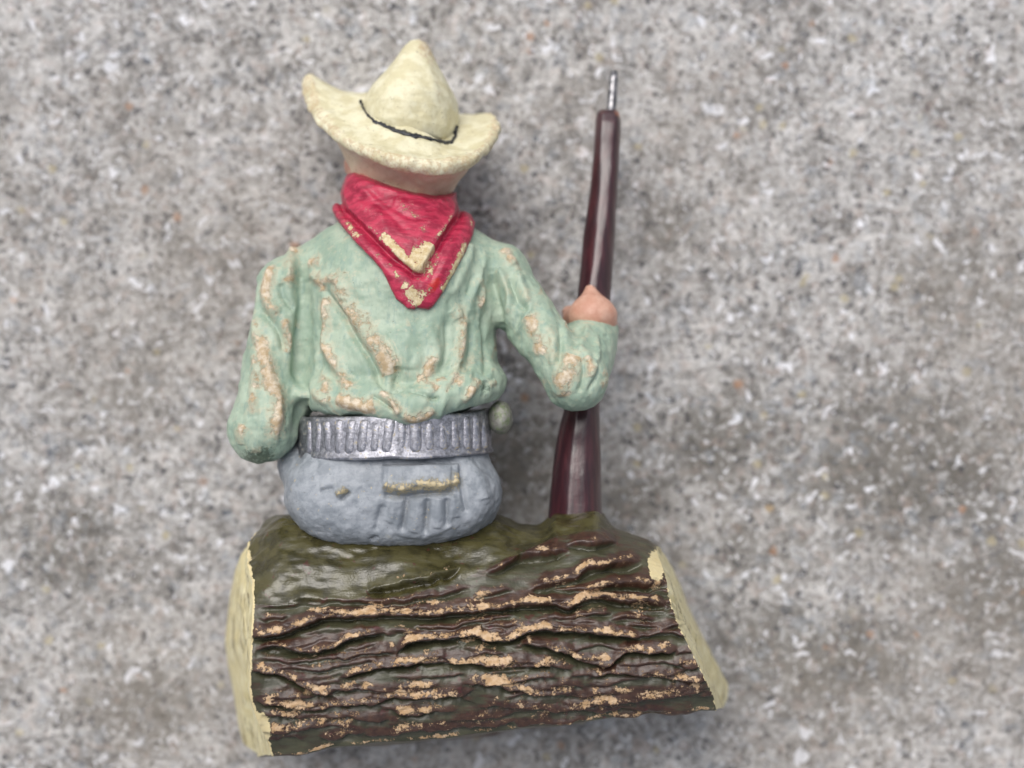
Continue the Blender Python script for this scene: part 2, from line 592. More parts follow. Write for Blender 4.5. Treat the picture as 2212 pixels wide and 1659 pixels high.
gx = axis_pts(92, .75, 1500); gy = axis_pts(72, .75, 1500)
GX, GY = np.meshgrid(gx, gy, indexing='xy')
GP = np.stack([GX.ravel(), GY.ravel(), np.zeros(GX.size)], 1)
hgt = .20 * fbm(GP, 9, 3, 3) + .16 * fbm(GP, 2.6, 9, 2)
pit = np.clip(vnoise(GP, 3.3, 41) - .55, 0, 1) * 1.1
fade = sstep(np.hypot(GP[:, 0], GP[:, 1]), 500, 150)
GP[:, 2] = (hgt - pit) * fade - .30
stain_and_shade = np.zeros(len(GP))
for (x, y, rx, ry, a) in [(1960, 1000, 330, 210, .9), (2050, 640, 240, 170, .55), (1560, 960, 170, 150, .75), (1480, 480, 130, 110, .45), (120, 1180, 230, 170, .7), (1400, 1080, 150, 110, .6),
                          (1780, 1430, 330, 160, .8), (330, 1520, 260, 130, .6), (430, 560, 140, 90, .4), (1120, 1000, 130, 200, .7), (2150, 1250, 200, 220, .7), (1620, 1180, 260, 90, .5), (250, 860, 160, 80, .4)]:  # stains, except the blob between body and rifle: shadow painted into the concrete
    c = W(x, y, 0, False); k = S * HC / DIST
    stain_and_shade = np.maximum(stain_and_shade, a * np.exp(-((GP[:, 0] - c[0]) / (rx * k)) ** 2 - ((GP[:, 1] - c[1]) / (ry * k)) ** 2))
con = mesh('concrete_ground', GP, grid_faces(len(gy), len(gx)), M_CON, attrs={'stain_and_shade': stain_and_shade})
con['kind'] = 'structure'

# ------------------------------------------------------------------ the figurine
root = bpy.data.objects.new('cowboy_figurine', None)
COL.objects.link(root)
root.empty_display_size = .01
root['label'] = 'chipped painted figurine of a cowboy seated on a log, seen from behind'
root['category'] = 'figurine'

# ---- log: one lofted body of bark between two slanted cut ends
log = bpy.data.objects.new('log', None)
COL.objects.link(log); log.parent = root
log['label'] = 'dark bark-covered log seat with cream cut ends'
NXL, NPH = 500, 430


def T(t, x):
    """smooth interpolation through a traced table"""
    xs = np.arange(t[0][0] - 30, t[-1][0] + 31, 1.0)
    ys = np.interp(xs, [a for a, _ in t], [b for _, b in t])
    k = np.hanning(27); k /= k.sum()
    ys = np.convolve(np.pad(ys, 13, mode='edge'), k, mode='valid')
    return np.interp(x, xs, ys)


TOP = [(470, 1215), (520, 1200), (545, 1160), (575, 1130), (605, 1113), (660, 1108), (1060, 1106), (1085, 1112), (1120, 1131), (1165, 1134), (1183, 1122), (1197, 1100),
       (1290, 1098), (1303, 1112), (1330, 1142), (1400, 1166), (1440, 1195), (1580, 1210)]
BOT = [(470, 1622), (560, 1632), (640, 1631), (700, 1617), (760, 1610), (860, 1605), (1000, 1590), (1200, 1566), (1400, 1541), (1545, 1531), (1580, 1529)]
XL_B = [(1100, 600), (1130, 572), (1165, 545), (1205, 535), (1250, 540), (1315, 546), (1425, 540), (1496, 538), (1535, 548), (1567, 561), (1602, 576), (1632, 588)]
XL_S = [(1100, 600), (1165, 538), (1212, 515), (1283, 497), (1383, 486), (1443, 493), (1496, 504), (1567, 515), (1610, 526), (1632, 560)]
XR_B = [(1095, 1350), (1140, 1385), (1165, 1402), (1220, 1430), (1300, 1450), (1340, 1461), (1420, 1500), (1500, 1540), (1540, 1549)]
XR_S = [(1095, 1350), (1165, 1414), (1220, 1450), (1320, 1491), (1420, 1541), (1480, 1574), (1510, 1572), (1540, 1556)]
ZC, RZ = 22.0, 15.0
P0 = rad(-50)
# cross-section parameter: back arc, top, front arc, then the flat base
n_arc = 340; n_back = n_arc
ph = np.concatenate([np.linspace(P0, math.pi - P0, n_arc)])
ph_dense = np.interp(np.linspace(0, 1, n_arc), [0, .72, 1], [P0, rad(95), math.pi - P0])   # finer where it shows
nb = 24
VV = np.zeros((NXL, n_arc + nb, 3)); PXG = np.zeros((NXL, n_arc + nb)); PYG = np.zeros_like(PXG)
uu = np.linspace(0, 1, NXL)
sb = math.sin(P0)
for j in range(n_arc + nb):
    if j < n_arc:
        sn, cs = math.sin(ph_dense[j]), math.cos(ph_dense[j])
    else:
        t = (j - n_arc + 1) / (nb + 1)
        sn = sb; cs = -math.cos(P0) + 2 * math.cos(P0) * t
    f = (sn - sb) / (1 - sb)
    z = ZC + RZ * cs
    # two rounds: x depends on the row's traced height and the reverse
    x = np.linspace(560, 1480, NXL)
    for _ in range(4):
        yt, yb = T(TOP, x), T(BOT, x)
        py = yb + (yt - yb) * f
        b = float(sstep(np.array(-cs), -.62, .35))
        xl = T(XL_B, py[0]) * (1 - b) + T(XL_S, py[0]) * b
        xr = T(XR_B, py[-1]) * (1 - b) + T(XR_S, py[-1]) * b
        x = xl + (xr - xl) * uu
    PXG[:, j] = x; PYG[:, j] = py
    VV[:, j] = W(x, py, z, lean=False)
back = np.zeros(n_arc + nb); back[:n_arc] = np.cos(ph_dense); back[n_arc:] = -1
facing = sstep(back, -.15, .12)[None, :].repeat(NXL, 0)
du = np.gradient(VV, axis=0); dv = np.roll(VV, -1, 1) - np.roll(VV, 1, 1)
NL = np.cross(dv, du); NL /= np.linalg.norm(NL, axis=2)[..., None] + 1e-9
cen = VV.mean(1, keepdims=True)
sgn = np.sign(((VV - cen) * NL).sum(2).mean()); NL *= sgn

c7 = lambda L: [(460.8 + x * .3546, 1070.8 + y * .3546) for x, y in L]
c8 = lambda L: [(1003 + x * .3546, 1070.8 + y * .3546) for x, y in L]
FUR = [  # traced furrows of the bark, (line, strength)
    (c7([(940, 575), (1100, 555), (1270, 530), (1440, 480), (1500, 440)]), .8),
    (c7([(230, 862), (340, 855), (450, 835), (560, 790), (680, 755), (800, 745), (950, 740), (1100, 738), (1250, 742), (1400, 735), (1550, 715), (1720, 700)])
     + c8([(290, 690), (400, 665), (500, 670), (640, 690), (700, 660), (820, 632), (900, 645), (1060, 655), (1240, 662)]), 1.2),
    (c8([(140, 470), (230, 440), (330, 385), (420, 372), (540, 352), (640, 340)]), .7),
    (c8([(620, 305), (760, 300), (940, 293)]), .5),
    (c8([(420, 570), (480, 550), (640, 525), (760, 460), (900, 430), (1080, 408)]), .8),
    (c8([(700, 600), (820, 575), (900, 555), (1060, 548), (1210, 540)]), .9),
    (c7([(260, 950), (360, 920), (430, 925), (540, 955), (640, 957), (740, 925), (840, 880), (940, 850), (1060, 842)]), 1.1),
    (c7([(1110, 965), (1180, 905), (1280, 885), (1400, 880), (1520, 865), (1620, 870)])
     + c8([(120, 887), (260, 885), (350, 850), (450, 830), (560, 825), (700, 830), (800, 855), (900, 855), (1000, 865), (1100, 872)]), 1.15),
    (c7([(235, 1068), (330, 1080), (430, 1100), (510, 1140), (580, 1180), (650, 1210), (760, 1240)]), 1.0),
    (c7([(760, 1115), (900, 1078), (1000, 1050), (1100, 1040), (1220, 1030), (1380, 1025), (1560, 1030)]) + c8([(200, 1048), (400, 1046), (580, 1040)]), .9),
    (c8([(320, 885), (420, 920), (540, 940), (620, 965), (700, 1010), (780, 1025), (880, 1032), (930, 990), (1000, 957), (1080, 962), (1200, 966), (1300, 940)]), 1.0),
    (c8([(740, 1130), (850, 1085), (960, 1085), (1080, 1100), (1200, 1115), (1400, 1135), (1490, 1128)]), .95),
    (c7([(260, 1255), (400, 1275), (520, 1312), (620, 1312), (740, 1282), (870, 1275), (1000, 1265), (1100, 1240), (1220, 1240), (1380, 1232), (1560, 1230)]), .85),
    (c7([(290, 1335), (420, 1345), (560, 1372)]), .7),
    (c7([(1070, 1312), (1180, 1347), (1280, 1345), (1380, 1305)]), .8),
    (c7([(300, 1440), (420, 1450), (520, 1400)]), .6),
    (c8([(60, 1130), (200, 1170), (320, 1195), (450, 1215), (560, 1205), (720, 1196)]), .85),
    (c8([(560, 1305), (750, 1290), (900, 1262), (1100, 1240), (1300, 1215), (1490, 1193)]), .9),
    (c8([(230, 1300), (430, 1305), (620, 1322), (800, 1325), (1000, 1300)]), .55),
    (c7([(640, 1385), (800, 1350), (960, 1372), (1080, 1362)]), .5),
    (c7([(900, 1470), (1100, 1455), (1300, 1435), (1500, 1420), (1720, 1400)]) + c8([(200, 1395), (340, 1385)]), .5),
    (c8([(880, 760), (1000, 745), (1190, 752)]), .5), (c8([(960, 700), (1100, 700), (1240, 708)]), .45),
    (c8([(940, 800), (1040, 790), (1200, 800)]), .5), (c8([(1240, 1010), (1330, 1040), (1440, 1075)]), .6),
    (c7([(460, 640), (640, 640), (820, 650), (1000, 640), (1200, 640), (1400, 610), (1560, 560)]), .35),
    (c7([(700, 1180), (900, 1190), (1150, 1200), (1400, 1160)]), .5), (c7([(250, 1000), (420, 1010), (560, 1040)]), .4),
    (c7([(1050, 820), (1250, 835), (1500, 820)]), .45), (c8([(60, 790), (240, 800), (360, 780)]), .4),
    (c8([(430, 760), (640, 765), (830, 770)]), .4), (c8([(500, 1150), (640, 1160), (760, 1170)]), .5),
]
r2 = np.random.default_rng(11)
for y0 in np.arange(1318, 1612, 19):
    x0 = 552 + r2.uniform(0, 60)
    while x0 < 1440:
        L_ = r2.uniform(70, 260)
        q, f_, p_ = r2.uniform(2, 7), r2.uniform(.015, .035), r2.uniform(0, 6)
        xs = np.linspace(x0, min(x0 + L_, 1545), 8)
        ln = [(x, y0 + r2.normal() * 1.5 - (x - 560) * .065 + q * math.sin(f_ * x + p_)) for x in xs]
        if ln[-1][0] - x0 > 40: FUR.append((ln, r2.uniform(.25, .62)))
        x0 += L_ + r2.uniform(10, 60)
crest = np.zeros_like(PXG); cut = np.zeros_like(PXG); wearL = np.zeros_like(PXG)
flat3 = np.stack([PXG.ravel() * S, PYG.ravel() * S, np.zeros(PXG.size)], 1)
jig = (vnoise(flat3, 1.5, 5) * 3.2 + vnoise(flat3, .6, 6) * 1.6).reshape(PXG.shape)
brk = fbm(flat3, 2.6, 21, 3).reshape(PXG.shape)
for ln, st in FUR:
    P = spline(ln, 5); P = P[np.argsort(P[:, 0])]
    x0, x1 = P[0, 0], P[-1, 0]
    d = PYG - np.interp(PXG, P[:, 0], P[:, 1]) + jig
    tl = min(28, (x1 - x0) * .3)
    tp = np.clip((PXG - x0) / tl + .1, 0, 1) * np.clip((x1 - PXG) / tl + .1, 0, 1) * ((PXG > x0 - 3) & (PXG < x1 + 3)) * facing
    wd = 26 + 16 * min(st, 1)
    c = np.clip((d + wd) / (wd - 4), 0, 1) ** 1.4 * np.clip((2.0 - d) / 5, 0, 1)
    crest = np.maximum(crest, c * (st if st > .65 else st * 1.15) * tp)
    n = -np.clip((d + 2) / 5, 0, 1) * np.exp(-np.clip(d - 3, 0, None) / 11)
    cut = np.minimum(cut, n * st * tp)
    wv = np.exp(-((d + 11 + 4 * brk) / 12) ** 2) * tp * min(1, .25 + .85 * st) * .74
    wearL = np.maximum(wearL, wv)
OL = [(520, 1300), (600, 1312), (700, 1296), (850, 1290), (960, 1268), (1060, 1225), (1130, 1200), (1200, 1160), (1300, 1140), (1420, 1120)]
oliv = sstep(T(OL, PXG) - PYG, -22, 22)
P3 = VV.reshape(-1, 3)
big = fbm(P3, 6, 31, 2).reshape(PXG.shape); sml = fbm(P3 * A(.35, 1, 1), 1.2, 33, 3).reshape(PXG.shape)
soft = fbm(P3 @ np.array([[.5, .25, 0], [-.25, 1, 0], [0, 0, 1]]) + 5, 3.2, 35, 3).reshape(PXG.shape)
hL = .85 * crest + 1.55 * cut + .22 * big + .10 * sml * (1 - .7 * oliv) + .50 * soft * oliv
# flattish lip left along the base edge
hL += .30 * np.exp(-((PYG - T(BOT, PXG) + 4) / 7) ** 2) * facing
wearL = np.maximum(wearL, .62 * np.exp(-((PYG - T(BOT, PXG) + 5) / 5) ** 2) * facing)
VV = VV + NL * hL[..., None]
wearL = np.clip(wearL * (.80 + .34 * brk) * (1 - .45 * oliv), 0, 1)
for (cx, cy, rx, ry) in [(880, 1368, 22, 9), (700, 1485, 38, 9), (905, 1480, 55, 15), (1160, 1350, 34, 10), (1010, 1385, 40, 9), (845, 1392, 12, 13), (1300, 1418, 34, 10),
                         (1435, 1392, 22, 12), (1310, 1420, 20, 14), (1345, 1490, 34, 10), (1040, 1282, 26, 13), (800, 1312, 60, 13), (690, 1318, 40, 14), (600, 1360, 36, 14), (590, 1500, 34, 9),
                         (620, 1520, 30, 9), (600, 1590, 36, 8), (1095, 1425, 30, 14), (1300, 1265, 24, 10), (1010, 1430, 44, 10), (940, 1300, 40, 10), (1420, 1260, 22, 14)]:
    g = np.exp(-((PXG - cx) / rx) ** 2 - ((PYG - cy) / ry) ** 2) * facing
    wearL = np.maximum(wearL, g * .62)
dl = PXG - PXG[:1]; dr = PXG[-1:] - PXG
cream = np.maximum(np.exp(-(dl / 9) ** 2) * .62, np.exp(-(dr / 6) ** 2) * .5)
cream = np.maximum(cream, 1.1 * np.exp(-((PXG - 562) / 26) ** 2 - ((PYG - 1578) / 46) ** 2))
cream = np.maximum(cream, .95 * np.exp(-((PXG - 1418) / 22) ** 2 - ((PYG - 1222) / 46) ** 2))
cream *= facing
attrs = {'wear': wearL.ravel(), 'ridge': np.clip(crest * 1.1 + cut * .9 + .25, 0, 1).ravel(), 'olive': oliv.ravel(), 'cream': cream.ravel()}
FL = grid_faces(NXL, n_arc + nb, close_c=True)
if sgn < 0: pass
mesh('bark', VV.reshape(-1, 3), FL, M_BARK, log, attrs)
# cut ends
for side in (0, -1):
    ring = VV[side]
    cen = ring.mean(0)
    rows = [ring]
    for t in np.linspace(.03, 1, 26):
        R = ring + (cen - ring) * t
        R = R + A(-1, 0, 0) * (1 if side == 0 else -1) * (.25 * math.sin(math.pi * min(t * 3, 1) / 2) * (1 - t * .4) + (.22 * fbm(R, 2.0, 51, 3) * min(1, t * 8)))[:, None]
        rows.append(R)
    mesh('cut_end', np.concatenate(rows), grid_faces(len(rows), len(ring), close_c=True), M_CUT, log,
         label='cream painted sawn end of the log')

# ---- shirt
r_ = lambda p: p * S
pts = lambda *a: W(*a)


def f_body(P):
    d = ell(P, pts(868, 640, 25), (r_(218), r_(200), 11))
    d = smin(d, ell(P, pts(868, 790, 25), (r_(216), r_(135), 10.5)), 4)
    d = smin(d, rcone(P, pts(845, 520, 24), pts(632, 618, 25), r_(95), r_(66)), 3)
    d = smin(d, rcone(P, pts(880, 530, 24), pts(1078, 588, 25), r_(88), r_(64)), 3)
    return d


def f_arms(P):
    l = rcone(P, pts(622, 625, 26), pts(566, 925, 27.5), r_(70), r_(68))
    l = smin(l, rcone(P, pts(566, 930, 27), pts(640, 930, 11), r_(66), r_(50)), 2)
    l = smin(l, rcone(P, pts(645, 680, 25), pts(648, 872, 25), r_(34), r_(34)), 2.5)
    q = rcone(P, pts(1080, 602, 26), pts(1232, 810, 30.5), r_(66), r_(58))
    g = rcone(P, pts(1252, 810, 30), pts(1280, 722, 22.5), r_(66), r_(62))
    g = smin(g, ell(P, pts(1243, 838, 30), (r_(58), r_(46), 3.2)), 1.5)
    q = smin(q, g, .9)
    return l, q


HEM = [(662, 846, 28.5), (720, 862, 31.6), (800, 866, 33.8), (870, 880, 34.6), (935, 866, 34.2), (1005, 842, 32.6), (1045, 832, 30), (1064, 826, 26.5)]
HEM3 = [pts(*h) for h in spline(HEM, 2)]


def f_shirt(P):
    d = f_body(P)
    l, q = f_arms(P)
    d = smin(d, l, 1.6); d = smin(d, q, 1.8)
    for a, b in zip(HEM3[:-1], HEM3[1:]):
        d = smin(d, rcone(P, a, b, r_(26), r_(26)), 2.2)
    return d


lo = W(470, 1030, 10, False); hi = W(1370, 400, 42, False)
Vs, Qs, Ns = solid(f_shirt, (lo[0], lo[1], 6), (hi[0] + 1, hi[1] + 1, 41), .46, sub=2)
zb = ZBuf(Vs, Ns)
RIDGE = [  # (line, width px, height mm, wear)
    ([(628, 522), (630, 545), (628, 571), (626, 612)], 13, .55, .85),
    ([(585, 570), (581, 594), (576, 618), (573, 642), (586, 664), (607, 674)], 13, .55, .9),
    ([(614, 688), (620, 715), (626, 735), (624, 764)], 9, .45, .75),
    ([(545, 685), (552, 721), (564, 745), (575, 780), (583, 820), (600, 855), (598, 905), (590, 950)], 14, .55, .85),
    ([(525, 915), (514, 945), (518, 965)], 12, .2, .75),
    ([(545, 968), (565, 980)], 9, .1, .6),
    ([(663, 568), (676, 566), (690, 566)], 11, .35, .9),
    ([(664, 595), (690, 606), (714, 603), (733, 612)], 9, .35, .7),
    ([(696, 640), (700, 667), (704, 690), (703, 712), (700, 745), (716, 775), (732, 798), (748, 826), (758, 836)], 13, .60, .82),
    ([(735, 612), (737, 640), (752, 668), (768, 690), (785, 712), (806, 738), (826, 760), (838, 785), (846, 812)], 17, .52, .80),
    ([(822, 760), (834, 790), (842, 810)], 16, .08, .9),
    ([(936, 768), (926, 795), (916, 815), (900, 822)], 11, .28, .88),
    ([(905, 812), (930, 830), (945, 842)], 11, .2, .9), ([(940, 820), (962, 812)], 9, .2, .8),
    ([(985, 655), (998, 690), (1000, 730), (994, 765), (988, 800), (980, 815)], 11, .5, .85),
    ([(975, 668), (990, 690)], 8, .25, .7),
    ([(1040, 600), (1046, 640), (1034, 665)], 9, .35, .6),
    ([(1088, 535), (1100, 552), (1112, 575)], 12, .3, .9),
    ([(1075, 580), (1086, 600), (1100, 640), (1092, 680)], 10, .45, .2),
    ([(1118, 590), (1128, 620), (1142, 655)], 10, .4, .25),
    ([(1138, 680), (1152, 705), (1162, 735), (1166, 770)], 15, .35, .72),
    ([(1236, 762), (1226, 790), (1214, 830), (1225, 858)], 20, .3, .95),
    ([(1268, 768), (1277, 795), (1280, 815)], 9, .3, .8), ([(1305, 800), (1318, 815), (1300, 838)], 9, .2, .75),
    ([(1270, 700), (1262, 725), (1250, 750)], 9, .4, .25), ([(1290, 720), (1296, 760), (1285, 800)], 8, .35, .2),
    ([(725, 858), (750, 870), (790, 880), (810, 876)], 13, .4, .95),
    ([(822, 842), (845, 868), (865, 895)], 8, .35, .75),
    ([(868, 897), (895, 905), (920, 900), (938, 882)], 10, .35, 1.0),
    ([(1000, 868), (1010, 855), (1030, 830), (1036, 815)], 9, .4, .75), ([(1062, 832), (1078, 822)], 8, .3, .8),
    ([(690, 800), (705, 830), (700, 850)], 10, .25, .7), ([(680, 850), (700, 868)], 9, .1, .65),
    ([(860, 700), (880, 760), (880, 800)], 22, .25, 0), ([(920, 700), (940, 740), (952, 790)], 14, .3, .1),
    ([(1020, 520), (1010, 570), (975, 640)], 14, .4, .05), ([(1050, 540), (1040, 590), (1015, 650), (1020, 720)], 12, .4, .1),
    ([(760, 520), (700, 530)], 22, .15, .1),
    ([(672, 585), (690, 610), (696, 630)], 10, .3, .75), ([(712, 590), (722, 610)], 8, .25, .7), ([(548, 760), (552, 800), (546, 850), (552, 900)], 11, .35, .62),
    ([(668, 840), (690, 862), (716, 866)], 9, .2, .7), ([(1105, 560), (1122, 585)], 10, .2, .7), ([(1180, 700), (1196, 740), (1192, 790)], 12, .3, .5),
]
VALLEY = [
    ([(655, 560), (648, 600), (655, 650), (650, 720), (646, 800), (652, 870), (640, 930)], 14, .85, .35),
    ([(605, 610), (612, 640), (640, 670)], 8, .4, .2), ([(560, 668), (580, 690), (606, 720), (618, 760)], 9, .6, .3),
    ([(690, 612), (720, 660), (745, 690), (768, 730), (795, 770), (815, 810), (838, 846)], 9, .65, .3),
    ([(855, 790), (858, 815), (848, 840), (870, 832)], 8, .55, .5), ([(880, 838), (905, 846), (930, 858), (950, 862)], 6, .4, .55),
    ([(800, 850), (830, 872), (850, 890)], 6, .4, .4), ([(690, 700), (685, 760), (690, 800)], 10, .3, .1),
    ([(965, 690), (968, 750), (955, 800)], 9, .35, .1), ([(1015, 670), (1020, 740), (1010, 800)], 9, .45, .3),
    ([(1030, 590), (1012, 640)], 8, .4, .2), ([(1064, 590), (1070, 650), (1082, 720), (1096, 790)], 10, .7, .3),
    ([(1045, 690), (1050, 760), (1052, 810)], 9, .5, .35), ([(1100, 600), (1118, 650), (1138, 668)], 8, .45, .2),
    ([(1215, 700), (1212, 740), (1205, 790)], 8, .5, .3), ([(1252, 735), (1240, 752)], 7, .4, .4), ([(1296, 718), (1306, 724), (1318, 722)], 5, .5, .6),
    ([(1258, 770), (1262, 810), (1250, 850)], 7, .35, .3), ([(1290, 775), (1296, 800), (1270, 850)], 6, .35, .4),
    ([(660, 608), (690, 596)], 5, .3, .4), ([(735, 650), (752, 655)], 5, .3, .3), ([(970, 840), (990, 815), (1000, 780)], 8, .35, .25),
    ([(1050, 850), (1056, 820)], 9, .45, .7),
]
disp = np.zeros(len(Vs)); wear = np.zeros(len(Vs)); grime = np.zeros(len(Vs))
for ln, wd, h, wr in RIDGE:
    disp += 1.55 * h * line_field(Vs, zb, ln, wd)
    if wr > 0: wear = np.maximum(wear, wr * .90 * line_field(Vs, zb, ln, wd * 1.5, ends=.6))
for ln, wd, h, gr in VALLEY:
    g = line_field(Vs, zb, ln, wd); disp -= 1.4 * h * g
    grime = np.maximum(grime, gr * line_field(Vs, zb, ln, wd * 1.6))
disp += .16 * fbm(Vs, 3.2, 61, 3) + .07 * fbm(Vs, .9, 64, 2)
px, py = PX(Vs)
# small creases of the cloth: ridged noise drawn out along the hang of the folds
zl, zm, zr = sstep(px, 635, 675), sstep(px, 830, 930), sstep(px, 1055, 1095)
for ang, sel, sd in ((18, zl * (1 - zm), 161), (-14, zm * (1 - zr), 163), (6, 1 - zl, 165), (-32, zr, 167)):
    ca, sa = math.cos(rad(ang)), math.sin(rad(ang))
    q = np.stack([Vs[:, 0] * ca + Vs[:, 1] * sa, (-Vs[:, 0] * sa + Vs[:, 1] * ca) * .28, Vs[:, 2] * .6], 1)
    rdg = 1 - np.abs(fbm(q, 2.3, sd, 2))
    edge = sel
    amp = (.35 + .65 * sstep(fbm(Vs, 6, sd + 1, 2), -.3, .5)) * sstep(py, 500, 620) * (Ns[:, 2] > -.2)
    disp += .34 * (sstep(rdg, .35, 1) - .5) * amp * edge
    wear = np.maximum(wear, .44 * sstep(rdg, .80, 1) * sstep(fbm(Vs, 4.5, sd + 3, 2), .05, .55) * edge * (Ns[:, 2] > .1))
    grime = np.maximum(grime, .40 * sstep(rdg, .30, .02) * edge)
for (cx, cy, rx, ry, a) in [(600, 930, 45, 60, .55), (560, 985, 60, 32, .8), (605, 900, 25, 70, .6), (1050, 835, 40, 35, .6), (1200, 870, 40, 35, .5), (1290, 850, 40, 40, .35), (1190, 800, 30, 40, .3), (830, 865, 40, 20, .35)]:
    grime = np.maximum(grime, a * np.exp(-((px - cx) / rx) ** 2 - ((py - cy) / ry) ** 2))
wear = np.clip(wear * (.96 + .48 * fbm(Vs, 2.2, 71, 3)), 0, 1.05)
Vs = Vs + Ns * disp[:, None]
mesh('shirt', Vs, Qs, M_SHIRT, root, {'wear': wear, 'grime': grime}, label='pale green shirt with paint worn off the folds')

# ---- neck and head
HEAD = pts(862, 365, 24)


def f_head(P):
    d = rcone(P, pts(862, 480, 24), pts(860, 380, 24), r_(105), r_(104))
    h = ell(P, HEAD, (r_(116), r_(105), 7.2))
    h = smin(h, ell(P, pts(858, 385, 19.5), (r_(85), r_(75), 5.0)), 2)
    h = smin(h, rcone(P, pts(858, 330, 16.5), pts(858, 362, 14.6), r_(12), r_(20)), 1.0)   # nose
    h = smin(h, rcone(P, pts(835, 392, 15.4), pts(882, 392, 15.4), r_(9), r_(9)), .8)       # mouth
    for s in (-1, 1):
        h = smin(h, ell(P, pts(860 + s * 108, 356, 21), (r_(9), r_(24), 1.4)), .7)      # ears
        h = smax(h, -ell(P, pts(860 + s * 34, 330, 15.3), (r_(16), r_(9), 1.2)), .8)     # eye hollows
    return smin(d, h, 2)


lo = W(700, 520, 24, False); hi = W(1020, 180, 10, False)
Vh, Qh, Nh = solid(f_head, (lo[0], lo[1], 1), (hi[0] + 2, hi[1] + 2, 34), .42, sub=1)
mesh('head', Vh, Qh, M_SKIN, root, label='flesh painted head mostly hidden under the hat')

# ---- bandana: a folded kerchief over neck and shoulders
OUT = [(750, 374), (742, 395), (712, 432), (710, 446), (722, 462), (735, 484), (770, 525), (800, 555), (826, 584), (842, 618), (856, 645), (880, 667), (896, 669),
       (900, 664), (926, 668), (936, 660), (952, 640), (965, 612), (985, 580), (1006, 545), (1022, 505), (1026, 480), (1018, 462), (992, 446), (986, 432), (986, 414), (940, 423), (890, 414), (850, 402), (800, 386), (765, 372)]
INN = [(742, 380), (735, 420), (748, 455), (800, 505), (850, 555), (898, 590), (910, 590), (928, 560), (950, 520), (985, 470), (992, 446), (986, 414), (940, 423), (890, 414), (850, 402), (800, 386), (765, 372)]


def f_neckbody(P):
    return smin(f_body(P), rcone(P, pts(864, 520, 24), pts(862, 395, 24), r_(122), r_(112)), 4)


def f_band(P):
    k = S * (HC - P[:, 2]) / DIST
    x = P[:, 0] / k + 1106; y = -P[:, 1] / k + 829.5
    so = poly_sd(x, y, OUT); si = poly_sd(x, y, INN)
    inner = sstep(-si, -3, 9)
    mid = np.exp(-((si - 30) / 20) ** 2)                  # rolled outer fold
    groove = np.exp(-((si - 5) / 7) ** 2)
    t = .85 + .75 * inner + .45 * mid - .55 * groove + .35 * np.exp(-((y - 398) / 22) ** 2)
    body = f_neckbody(P) - t
    return smax(body, so * S * .95, .7)


lo = W(690, 690, 20, False); hi = W(1045, 345, 20, False)
Vb, Qb, Nb = solid(f_band, (lo[0], lo[1], 9), (hi[0], hi[1], 39), .36, sub=2)
zb = ZBuf(Vb, Nb)
wear = np.zeros(len(Vb)); disp = .10 * fbm(Vb, 2.2, 81, 3)
for ln, wd, h, wr in [
    ([(822, 502), (850, 530), (875, 560), (905, 580)], 9, .15, 1.0), ([(900, 568), (915, 575), (925, 550), (940, 525)], 18, .1, 1.0), ([(885, 548), (915, 556)], 18, 0, .95),
    ([(940, 515), (965, 490), (985, 455)], 7, .1, .62), ([(742, 468), (752, 482), (765, 500), (778, 508)], 9, .05, .72),
    ([(735, 450), (738, 462)], 6, .05, .7), ([(795, 530), (830, 560)], 5, .05, .5), ([(1022, 470), (1024, 490)], 7, .05, .8), ([(1015, 520), (1000, 550), (985, 580), (970, 612), (955, 632)], 9, .1, .92),
    ([(880, 622), (895, 640), (912, 655)], 12, .05, .9), ([(868, 615), (882, 622)], 9, 0, .8), ([(905, 645), (935, 620)], 8, .05, .7), ([(770, 440), (800, 455), (830, 470)], 6, .1, .45),
    ([(860, 440), (890, 455), (905, 470)], 10, .1, .5), ([(770, 395), (800, 430), (840, 500)], 10, .25, .1), ([(930, 470), (900, 520)], 9, .15, .4), ([(960, 430), (900, 440), (850, 430)], 12, .25, .25),
    ([(785, 478), (830, 515)], 6, .05, .5), ([(850, 585), (862, 600)], 5, 0, .6), ([(838, 568), (846, 575)], 5, 0, .6),
]:
    g = line_field(Vb, zb, ln, wd, ends=.6)
    disp += h * g; wear = np.maximum(wear, wr * .92 * line_field(Vb, zb, ln, wd * 1.6, ends=.6))
for ln, wd, h in [([(770, 420), (830, 450), (880, 500)], 9, .3), ([(800, 410), (870, 460), (925, 470)], 8, .25), ([(760, 450), (800, 490), (850, 535)], 6, .15), ([(1000, 470), (960, 545), (925, 620)], 8, .25)]:
    disp -= h * line_field(Vb, zb, ln, wd)
px, py = PX(Vb)
fresh = .8 * np.exp(-((px - 940 + (py - 610) * .5) / 15) ** 2 - ((py - 618) / 26) ** 2)
Vb = Vb + Nb * disp[:, None]
mesh('bandana', Vb, Qb, M_RED, root, {'wear': wear, 'fresh': fresh}, label='red neckerchief folded to a point between the shoulders')

# ---- hat: crown, brim, band
hat = bpy.data.objects.new('hat', None)
COL.objects.link(hat); hat.parent = root
hat['label'] = 'cream wide-brimmed cowboy hat with a thin black band'


